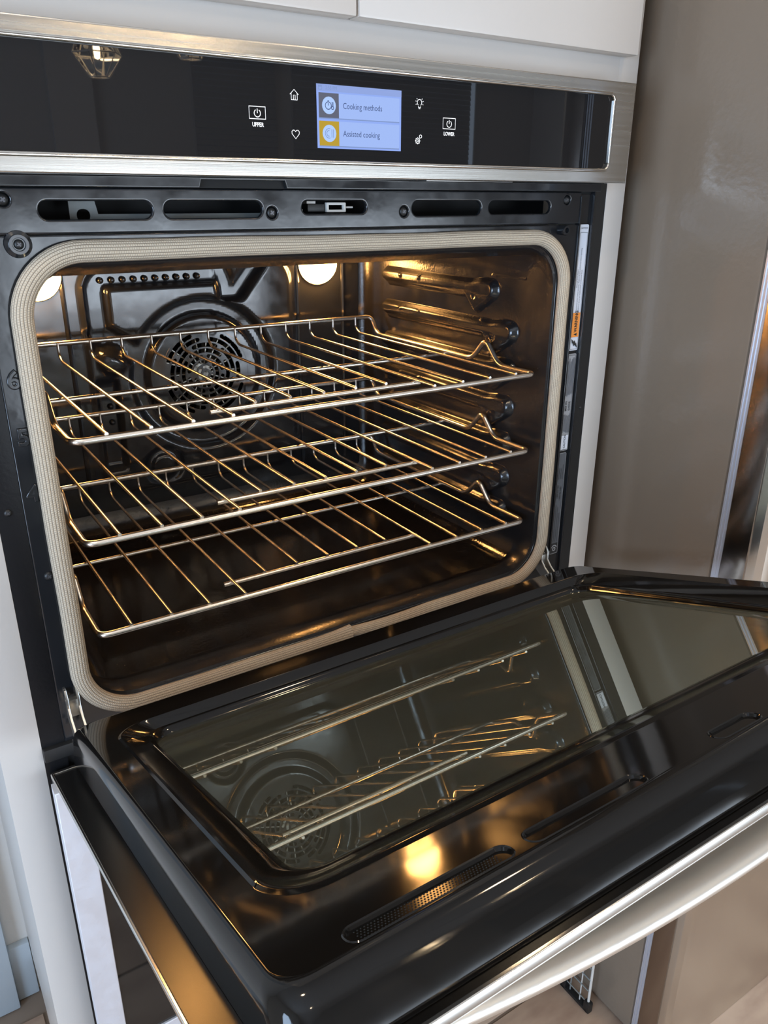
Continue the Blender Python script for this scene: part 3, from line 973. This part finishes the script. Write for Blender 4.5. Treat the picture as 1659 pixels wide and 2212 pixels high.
# ---- braided seal
def gasket():
    hw, r = 0.3222, 0.058
    z0, z1 = 0.8772, 1.3432
    path = []
    loop = rr(0.001, (z0 + z1) / 2, hw, (z1 - z0) / 2, r, 14)
    # start in the middle of the bottom run, where the two ends of the braid meet
    L = [(0.001, z0)] + loop + [(0.001, z0)]
    # loop[0..] starts at the bottom right corner and runs counter-clockwise
    dense = []
    for a, b in zip(L, L[1:]):
        a, b = Vector(a), Vector(b)
        n = max(1, int((b - a).length / 0.006))
        dense += [a + (b - a) * k / n for k in range(n)]
    dense.append(Vector(L[-1]))
    bm = bmesh.new()
    uvl = bm.loops.layers.uv.new('UVMap')
    seg = 20
    s = 0.0
    rings, us = [], []
    n = len(dense)
    for i, p in enumerate(dense):
        t = (dense[min(n - 1, i + 1)] - dense[max(0, i - 1)]).normalized()
        nm = Vector((t.y, -t.x))                      # outward
        if i:
            s += (p - dense[i - 1]).length
        us.append(s)
    tot = s
    for i, p in enumerate(dense):
        t = (dense[min(n - 1, i + 1)] - dense[max(0, i - 1)]).normalized()
        nm = Vector((t.y, -t.x))
        wob = 0.00025 * math.sin(us[i] * 17) + 0.00015 * math.sin(us[i] * 43 + 1)
        d0, d1 = us[i], tot - us[i]
        ra, rb = 0.0088 + 0.0008 * sm(0.0, -0.30, p.x) + wob * 0.5, 0.0066
        off = 0.0
        if d0 < 0.12:                                # right-hand end: pinched, lifts away from the lip
            k = 1 - d0 / 0.12
            ra *= 1 - 0.30 * k ** 3
            off = 0.0022 * math.sin(k * PI) - 0.0026 * k ** 3
        if d1 < 0.05:                                # left-hand end: flared over it
            k = 1 - d1 / 0.05
            ra *= 1 + 0.36 * k ** 2
            rb *= 1 + 0.25 * k ** 2
        off += wob - 0.0002 * sm(-0.28, -0.315, p.x)
        ring_ = []
        for k in range(seg):
            a = 2 * PI * k / seg
            q = p + nm * (ra * math.cos(a) + off)
            ring_.append(bm.verts.new((q.x, -0.0055 - rb * math.sin(a), q.y)))
        rings.append(ring_)
    for i in range(n - 1):
        for k in range(seg):
            k2 = (k + 1) % seg
            fc = bm.faces.new([rings[i][k], rings[i + 1][k], rings[i + 1][k2], rings[i][k2]])
            for lp, uvv in zip(fc.loops, ((us[i], k / seg), (us[i + 1], k / seg), (us[i + 1], (k + 1) / seg), (us[i], (k + 1) / seg))):
                lp[uvl].uv = uvv
    bm.faces.new(rings[0])
    bm.faces.new(rings[-1][::-1])
    return bm


finish('door_seal', gasket(), M['gasket'], oven, smooth=1.2)

# ---- stickers in the right-hand channel (lettering reads upwards)
def FL(cx, cz, y=0.0016):
    return lambda a, b, w_: Vector((cx - b, y - w_, cz + a))


lx = 0.3578
lab = finish('warning_sticker', plate(rr(lx, (1.1972 + 1.3565) / 2, 0.0082, 0.0797, 0.002, 3), [], 0.0006, front(0.0014)), M['label_white'], oven)
fl = lambda cz, dx=0.0: FL(lx + dx, cz, 0.0006)
finish('border', strokes([rr(lx, 1.2729, 0.0068, 0.0740, 0.0015, 3) + [rr(lx, 1.2729, 0.0068, 0.0740, 0.0015, 3)[0]]], 0.00022, front(0.0007)), M['ink_black'], lab, smooth=0, normals=False)
finish('orange_field', fan_poly([(lx - 0.0067, 1.2150), (lx + 0.0067, 1.2150), (lx + 0.0067, 1.2468), (lx - 0.0067, 1.2468)], front(0.0006)), M['orange'], lab, smooth=0, normals=False)
text('WARNING', 0.0072, FL(lx + 0.0002, 1.2215, 0.0003), 'lettering', M['ink_black'], lab, sx=0.80, bold=0.03)
finish('triangle', fan_poly([(lx + 0.003, 1.2166), (lx + 0.003, 1.2206), (lx - 0.0030, 1.2186)], front(0.0003)), M['ink_black'], lab, smooth=0, normals=False)
finish('lightning_mark', fan_poly([(-0.0052, 1.2035), (0.0005, 1.2085), (-0.0002, 1.2065), (0.0052, 1.2125), (0.0004, 1.2092), (0.0012, 1.2112)][::1] and
                                  [(lx - 0.0058, 1.2130), (lx - 0.0008, 1.2090), (lx + 0.0004, 1.2108), (lx + 0.0030, 1.2062), (lx + 0.0038, 1.2076), (lx + 0.0060, 1.2004), (lx + 0.0010, 1.2046), (lx - 0.0002, 1.2028), (lx - 0.0028, 1.2076), (lx - 0.0036, 1.2062)], front(0.0005)), M['ink_black'], lab, smooth=0, normals=False)
text('NOTICE', 0.0030, at(lx, 1.3520, front(0.0006)), 'lettering', M['ink_black'], lab, 'CENTER')
for dx, s_, z_ in ((-0.0045, 'Electrical Shock Hazard', 1.279), (-0.0015, 'Disconnect power before servicing.  Replace all parts and panels before operating.', 1.249),
                   (0.0022, 'Failure to do so can result in death or electrical shock.', 1.249)):
    text(s_, 0.0029, FL(lx + dx, z_, 0.0006), 'lettering', M['label_ink'], lab, sx=0.82)
lab2 = finish('caution_sticker', plate(rr(lx - 0.0009, (1.0562 + 1.1927) / 2, 0.0082, 0.0682, 0.002, 3), [], 0.0006, front(0.0014)), M['label_grey'], oven)
p_ = rr(lx - 0.0009, 1.1244, 0.0068, 0.0665, 0.0015, 3)
finish('border', strokes([p_ + [p_[0]]], 0.00022, front(0.0007)), M['ink_black'], lab2, smooth=0, normals=False)
finish('caution_field', fan_poly([(lx - 0.0074, 1.0585), (lx + 0.0056, 1.0585), (lx + 0.0056, 1.0790), (lx - 0.0074, 1.0790)], front(0.0006)), M['label_white'], lab2, smooth=0, normals=False)
text('CAUTION:', 0.0052, FL(lx - 0.0010, 1.0600, 0.0003), 'lettering', M['ink_black'], lab2, sx=0.82, bold=0.01)
text('MISE EN', 0.0048, FL(lx - 0.0040, 1.1140, 0.0006), 'lettering', M['ink_black'], lab2, sx=0.82, bold=0.01)
text('GARDE:', 0.0048, FL(lx + 0.0020, 1.1140, 0.0006), 'lettering', M['ink_black'], lab2, sx=0.82, bold=0.01)
bm = bmesh.new()
for (za, zb) in ((1.082, 1.110), (1.134, 1.188)):
    for k in range(6):
        x = lx - 0.0065 + k * 0.0023
        strokes([[(x, za + random.random() * .004), (x, zb - random.random() * .006)]], 0.0005, front(0.0006), bm)
finish('fine_print', bm, M['label_ink'], lab2, smooth=0, normals=False)['kind'] = 'stuff'
lab3 = finish('service_sticker', plate(rr(lx - 0.0026, (0.8965 + 1.0535) / 2, 0.0082, 0.0785, 0.002, 3), [], 0.0006, front(0.0014)), M['label_slate'], oven)
p_ = rr(lx - 0.0026, 0.975, 0.0076, 0.0778, 0.0018, 3)
finish('border', strokes([p_ + [p_[0]]], 0.0003, front(0.0007)), M['label_grey'], lab3, smooth=0, normals=False)
text('1-800-253-1301', 0.0042, FL(lx - 0.0048, 0.984, 0.0006), 'lettering', M['ink_black'], lab3, sx=0.8, bold=0.01)
text('1-800-461-5681', 0.0042, FL(lx + 0.0004, 0.981, 0.0006), 'lettering', M['ink_black'], lab3, sx=0.8, bold=0.01)
bm = bmesh.new()
for (za, zb) in ((0.916, 0.977), (1.014, 1.043)):
    for k in range(4):
        x = lx - 0.0085 + k * 0.0034
        strokes([[(x, za), (x, zb - random.random() * .02)]], 0.0003, front(0.0006), bm)
finish('fine_print', bm, M['ink_black'], lab3, smooth=0, normals=False)['kind'] = 'stuff'
finish('phone_field', fan_poly([(lx - 0.0098, 0.8985), (lx + 0.0046, 0.8985), (lx + 0.0046, 0.9140), (lx - 0.0098, 0.9140)], front(0.0006)), M['ink_black'], lab3, smooth=0, normals=False)
finish('phone_mark', strokes([circ(lx - 0.0026, 0.9045, 0.0024), circ(lx - 0.0026, 0.9052, 0.0052, 20, 160)], 0.0008, front(0.0003)), M['label_grey'], lab3, smooth=0, normals=False)

# ================================================================== OPEN DOOR (part of the oven)
PHI = 0.3235
cph, sph = math.cos(PHI), math.sin(PHI)
HY, HZ = -0.030, 0.8962


def dr(u, v, w_):
    return Vector((u, HY - v * cph + w_ * sph, HZ + v * sph + w_ * cph))


def dring(u, v0, v1, w_, r, n=9):
    return [(a, b, w_) for a, b in rr(0, (v0 + v1) / 2, u, (v1 - v0) / 2, r, n)]


# liner: pressed pan from the skirt, over the flat rim, down to the window
rg = [dring(0.3490, 0.012, 0.5370, -0.0330, 0.020), dring(0.3480, 0.013, 0.5350, -0.0240, 0.020), dring(0.3460, 0.016, 0.5310, -0.0090, 0.020), dring(0.3445, 0.019, 0.5275, -0.0040, 0.020),
      dring(0.3420, 0.0225, 0.5235, -0.0012, 0.019), dring(0.3385, 0.027, 0.5190, 0.0, 0.018),
      dring(0.3170, 0.0760, 0.4630, 0.0, 0.034), dring(0.3150, 0.0780, 0.4605, 0.0012, 0.033), dring(0.3130, 0.0795, 0.4585, 0.0012, 0.032), dring(0.3105, 0.0805, 0.4555, -0.0004, 0.031),
      dring(0.2960, 0.0835, 0.4330, -0.0090, 0.026), dring(0.2925, 0.0845, 0.4285, -0.0098, 0.025), dring(0.2905, 0.0855, 0.4260, -0.0105, 0.024), dring(0.2850, 0.0880, 0.4165, -0.0150, 0.022),
      dring(0.2845, 0.0885, 0.4155, -0.0175, 0.022)]
bmL = bmesh.new()
dslots = [(-0.3000, -0.1965, 0.5035, 0.5165), (-0.1840, -0.0895, 0.5035, 0.5165), (-0.0190, 0.0265, 0.5035, 0.5165), (0.0890, 0.1840, 0.5035, 0.5165), (0.1965, 0.3000, 0.5035, 0.5165)]
# rim face with the slots is a plate of its own so that the slots are true recesses
loft(rg[:6], dr, bm=bmL)
loft(rg[6:], dr, bm=bmL)
sup0 = [(a, b, 0.0) for a, b in offset([(a, b) for a, b, _ in rg[5]], -0.0008)]
sup1 = [(a, b, 0.0) for a, b in offset([(a, b) for a, b, _ in rg[6]], 0.0008)]
outer = [(a, b) for a, b, _ in sup0]
inner = [(a, b) for a, b, _ in sup1]
loft([rg[5], sup0], dr, bm=bmL)
loft([sup1, rg[6]], dr, bm=bmL)
sl = [rr((a + b) / 2, (c + d) / 2, (b - a) / 2, (d - c) / 2, (d - c) / 2 - 0.0005, 6) for a, b, c, d in dslots]
loops = [outer, inner] + [offset(s, 0.0022) for s in sl]
tri = tessellate_polygon([[Vector((p[0], p[1], 0)) for p in l] for l in loops])
fl_ = [p for l in loops for p in l]
vv = [bmL.verts.new(dr(p[0], p[1], 0)) for p in fl_]
for q in tri:
    try:
        bmL.faces.new([vv[i] for i in q])
    except ValueError:
        pass
for s in sl:
    loft([[(a, b, 0.0) for a, b in offset(s, 0.0022)], [(a, b, 0.0) for a, b in offset(s, 0.0015)], [(a, b, 0.0006) for a, b in offset(s, 0.0008)], [(a, b, 0.0) for a, b in s], [(a, b, -0.0019) for a, b in offset(s, -0.0008)]], dr, bm=bmL, cap1=True)
bmesh.ops.remove_doubles(bmL, verts=bmL.verts, dist=1e-5)
door = finish('oven_door', bmL, M['liner'], oven, smooth=0.5)
# mesh texture on the floor of the slots
for i, (a, b, c, d) in enumerate(dslots):
    bm = bmesh.new()
    nu = int((b - a - 0.012) / 0.0020)
    if i > 0:
        continue
    for k in range(nu):
        for j in range(5):
            u, v = a + 0.006 + k * 0.0020 + (j % 2) * 0.0010, c + 0.0028 + j * 0.0019
            r_ = 0.0007
            q = [bm.verts.new(dr(u + r_ * math.cos(t), v + r_ * math.sin(t), -0.00185)) for t in (0, PI / 2, PI, 3 * PI / 2)]
            t_ = bm.verts.new(dr(u, v, -0.0014))
            for m_ in range(4):
                bm.faces.new([q[m_], q[(m_ + 1) % 4], t_])
    g_ = finish('slot_grain', bm, M['liner'], door, smooth=0)
    g_['kind'] = 'stuff'
# window panes: two sheets with an air gap over the dark outer glass
finish('window_pane', B(-0.290, 0.290, 0.080, 0.421, -0.0205, -0.0165, 0, dr), M['pane'], door)
finish('window_back', B(-0.300, 0.300, 0.070, 0.430, -0.0300, -0.0265, 0, dr), M['inner_glass'], door)
# outer skin with its steel rim
finish('outer_panel', B(-0.3700, 0.3700, 0.0410, 0.5440, -0.0390, -0.0335, 0, dr), M['skin'], door)
finish('panel_rim', plate(rr(0, 0.2925, 0.3725, 0.2545, 0.003, 3), [rr(0, 0.2925, 0.3700, 0.2510, 0.002, 3)], 0.0032, lambda a, b, w_: dr(a, b, -0.0325 + w_), 0.0006), M['steel_edge'], door)
finish('door_edge', B(-0.3725, 0.3725, 0.5442, 0.5472, -0.0385, -0.0330, 0.0008, dr), M['edge_steel'], door)
finish('front_skin', plate(rr(0, 0.2925, 0.3690, 0.2530, 0.003, 3), [], 0.0012, lambda a, b, w_: dr(a, b, -0.0392 + w_)), M['steel'], door)
# handle: a thick satin bar bowed away from the door
hv = 0.505
path = []
for k in range(41):
    u = -0.297 + 0.594 * k / 40
    path.append(dr(u, hv, -0.0807 + 0.345 * u * u))
hbm = bmesh.new()
rings = []
for k, p in enumerate(path):
    ring_ = []
    for a in (2 * PI * i / 24 for i in range(24)):
        ring_.append(hbm.verts.new(p + Vector(dr(0, math.cos(a) * 0.0260, math.sin(a) * 0.0112)) - Vector(dr(0, 0, 0))))
    rings.append(ring_)
for a, b in zip(rings, rings[1:]):
    for i in range(24):
        hbm.faces.new([a[i], a[(i + 1) % 24], b[(i + 1) % 24], b[i]])
hbm.faces.new(rings[0][::-1])
hbm.faces.new(rings[-1])
finish('handle', hbm, M['satin'], door, smooth=0.8)
for u in (-0.285, 0.285):
    finish('handle_mount', B(u - 0.012, u + 0.012, hv - 0.016, hv + 0.016, -0.056, -0.0400, 0.003, dr), M['satin'], door)
# hinges
for s, x in ((0, -0.3310), (1, 0.3300)):
    hg = [(0.006, 0.917), (-0.004, 0.916), (-0.009, 0.908), (-0.009, 0.897), (-0.016, 0.889), (-0.026, 0.882), (-0.034, 0.874), (-0.034, 0.860), (-0.024, 0.858), (-0.014, 0.872), (0.0, 0.880), (0.006, 0.890)]
    bm = bmesh.new()
    for dx in (-0.0055, 0.0055):
        plate(hg[::-1] if True else hg, [rr(-0.004, 0.905, 0.0022, 0.0022, 0.002, 3)], 0.0022, (lambda X: (lambda a, b, w_: Vector((X + w_, a, b))))(x + dx), 0.0004, bm)
    h_ = finish('hinge', bm, M['zinc'], oven)
    finish('hinge_pin', tube(bmesh.new(), [(x - 0.010, -0.027, 0.868), (x + 0.007, -0.027, 0.868)], 0.0035, 12), M['zinc'], h_)
    finish('hinge_block', B(x - 0.0075, x + 0.0055, -0.006, 0.004, 0.884, 0.904, 0.001), M['zinc'], h_)
    finish('hinge_arm', B(x - 0.006, x + 0.004, -0.002, 0.045, -0.028, -0.018, 0.001, dr), M['zinc'], h_)

# ---- lower oven door, closed
ld = finish('lower_door', plate([(-0.3690, 0.400), (0.3690, 0.400), (0.3690, 0.8275), (-0.3690, 0.8275)], [rr(0, 0.612, 0.3395, 0.178, 0.003, 3)], 0.018, front(YBZ), 0.0012), M['frost'], oven)
finish('door_glass', B(-0.345, 0.345, YBZ + 0.003, YBZ + 0.012, 0.430, 0.795), M['dark_glass'], ld)
finish('door_body', B(-0.3655, 0.3655, YBZ + 0.018, -0.004, 0.405, 0.824), M['black'], ld)
finish('base_panel', B(-0.3690, 0.3690, YBZ, 0.0, 0.10, 0.392, 0.001), M['steel'], oven)
path = [dr(0, 0, 0)]
hb = bmesh.new()
pth = [Vector((-0.34 + 0.68 * k / 20, -0.045 - 0.052 + 0.365 * (-0.34 + 0.68 * k / 20) ** 2, 0.772)) for k in range(21)]
tube(hb, pth, 0.0155, 16)
finish('handle', hb, M['satin'], ld, smooth=0.8)

# ================================================================== RACKS
def build_rack():
    t = root('oven_rack', (0, 0.2, 0), 'x', 'oven rack', 'chrome wire racks inside the oven')
    YFR, YBK, W, UP = 0.0053, 0.4115, 0.2944, 0.0267
    p = [(0, YFR, 0), (W, YFR, 0), (W, 0.078, 0), (W, 0.103, UP), (W, 0.1115, UP), (W, 0.136, 0), (W, 0.392, 0), (W, YBK, UP), (0, YBK, UP)]
    q = [(-x, y, z) for x, y, z in p[::-1]]
    loopp = p + q[1:]
    pts = smooth_path(loopp, 0.012, 5)
    bm = tube(bmesh.new(), pts[:-1], 0.0036, 10, closed=True)
    finish('rim', bm, M['chrome'], t, smooth=1.0).location.z += 0
    finish('cross_bar', tube(bmesh.new(), [(-W, 0.2, -0.0034), (W, 0.2, -0.0034)], 0.0028, 8), M['chrome'], t, smooth=1.0)
    finish('front_bar', tube(bmesh.new(), [(-0.140, 0.0475, -0.0005), (0.138, 0.0475, -0.0005)], 0.0031, 8), M['chrome'], t, smooth=1.0)
    for k in range(13):
        x = (k - 6) * 0.0435
        y0 = 0.046 if 4 <= k <= 8 else 0.0045
        pts = smooth_path([(x, y0, 0.0042), (x, 0.395, 0.0042), (x, YBK - 0.003, 0.012), (x, YBK - 0.003, UP + 0.001)], 0.006, 4)
        finish('wire', tube(bmesh.new(), pts, 0.0020, 8), M['chrome'], t, smooth=1.0)
    return t


def copy_tree(o, parent=None):
    c = o.copy()
    COL.objects.link(c)
    c.parent = parent
    for ch in o.children:
        copy_tree(ch, c)
    return c


r0 = build_rack()
labels = ('topmost chrome wire rack in the oven, nearest the lamps', 'middle chrome wire rack, between two others in the oven',
          'lowest chrome wire rack, just above the oven floor')
for i, z in enumerate((1.1712, 1.0655, 0.9614)):
    rk = r0 if i == 0 else copy_tree(r0)
    rk.location = (0, 0.2, z)
    rk['label'] = labels[i]

# ================================================================== REFRIGERATOR
FX = 0.4600
fr = root('refrigerator', (0.9, 0.1, 0), 'tall refrigerator with taupe textured side and steel door beside the oven cabinet', 'refrigerator')
finish('body', B(FX, 1.36, -0.187, 0.465, 0.006, 1.95, 0.003), M['fridge'], fr)
finish('door_gasket', B(FX + 0.004, 1.355, -0.2005, -0.1875, 0.02, 1.94), M['fgasket'], fr)
for k in range(3):
    finish('gasket_ridge', B(FX + 0.0025, FX + 0.006, -0.1995 + k * 0.0045, -0.1975 + k * 0.0045, 0.02, 1.94), M['fgasket'], fr)
prof = [(FX + 0.0005, -0.2015), (FX, -0.214), (FX + 0.0015, -0.234), (FX + 0.005, -0.2465), (FX + 0.012, -0.2535), (FX + 0.024, -0.2565), (1.35, -0.2580), (1.36, -0.244), (1.36, -0.2015)]
bm = loft([[(x, y, z) for x, y in smooth_path([(a, b, 0) for a, b in prof], 0.006, 3) and prof] for z in (0.0005, 1.95)], lambda *p: Vector(p), True, True)
fd = finish('door', bm, M['fsteel'], fr, smooth=0.5)
finish('door_side', B(FX - 0.0012, FX + 0.002, -0.2365, -0.2020, 0.006, 1.945, 0.0005), M['fside'], fd)

# wire grid standing at the foot of the refrigerator
wr = root('wire_grid', (0.428, -0.06, 0), 'small white wire grid with black feet on the floor beside the refrigerator', 'wire rack')
gx_ = 0.4285
for k, y in enumerate((-0.118, -0.098, -0.074, -0.050, -0.026, -0.002)):
    finish('upright', tube(bmesh.new(), [(gx_, y, 0.006), (gx_, y, 0.16)], 0.0024 if k == 0 else 0.0013, 8), M['rod'] if k < 2 else M['bracket'], wr)
for z in (0.022, 0.050, 0.078, 0.106, 0.134):
    finish('cross_wire', tube(bmesh.new(), [(gx_ - 0.002, -0.118, z), (gx_ - 0.002, 0.0, z)], 0.0012, 8), M['bracket'], wr)
finish('foot_rail', B(gx_ - 0.006, gx_ + 0.006, -0.122, 0.03, 0.0, 0.007, 0.002), M['black'], wr)
for y in (-0.118, -0.060):
    finish('foot', B(gx_ - 0.006, gx_ + 0.006, y - 0.007, y + 0.007, 0.0, 0.024, 0.003), M['black'], wr)

# ================================================================== PENDANTS (behind the camera, mirrored in the control glass)
for i, (x, y) in enumerate(((0.238, -1.80), (0.335, -1.36))):
    lab_ = ('hexagonal clear glass pendant lamp mirrored in the control panel, left one', 'hexagonal clear glass pendant lamp mirrored in the control panel, right one')[i]
    pn = root('pendant_lamp', (x, y, ZC), lab_, 'pendant lamp', 'glass pendant lamps')
    z0 = 1.688
    f = (lambda X, Y: (lambda a, b, w_: Vector((X + a, Y + b, w_))))(x, y)
    finish('glass_shade', lathe([(0.026, z0), (0.066, z0 + 0.055), (0.034, z0 + 0.130)], f, 6), M['clear'], pn, smooth=0)
    bm = bmesh.new()
    for k in range(6):
        a = k * PI / 3
        pts = [f(r * math.cos(a), r * math.sin(a), z) for r, z in ((0.026, z0), (0.066, z0 + 0.055), (0.034, z0 + 0.130))]
        tube(bm, pts, 0.0018, 6)
    for r, z in ((0.026, z0), (0.066, z0 + 0.055), (0.034, z0 + 0.130)):
        tube(bm, [f(r * math.cos(k * PI / 3), r * math.sin(k * PI / 3), z) for k in range(6)], 0.0018, 6, closed=True)
    finish('frame', bm, M['rod'], pn)  # white colour stands in for sky reflected along the glass edges
    finish('bulb', lathe([(0.0, z0 + 0.042), (0.007, z0 + 0.046), (0.009, z0 + 0.065), (0.007, z0 + 0.09), (0.006, z0 + 0.12)], f, 16), M['pend_glow'], pn)
    finish('cord', tube(bmesh.new(), [f(0, 0, z0 + 0.12), f(0, 0, ZC)], 0.003, 8), M['black'], pn)
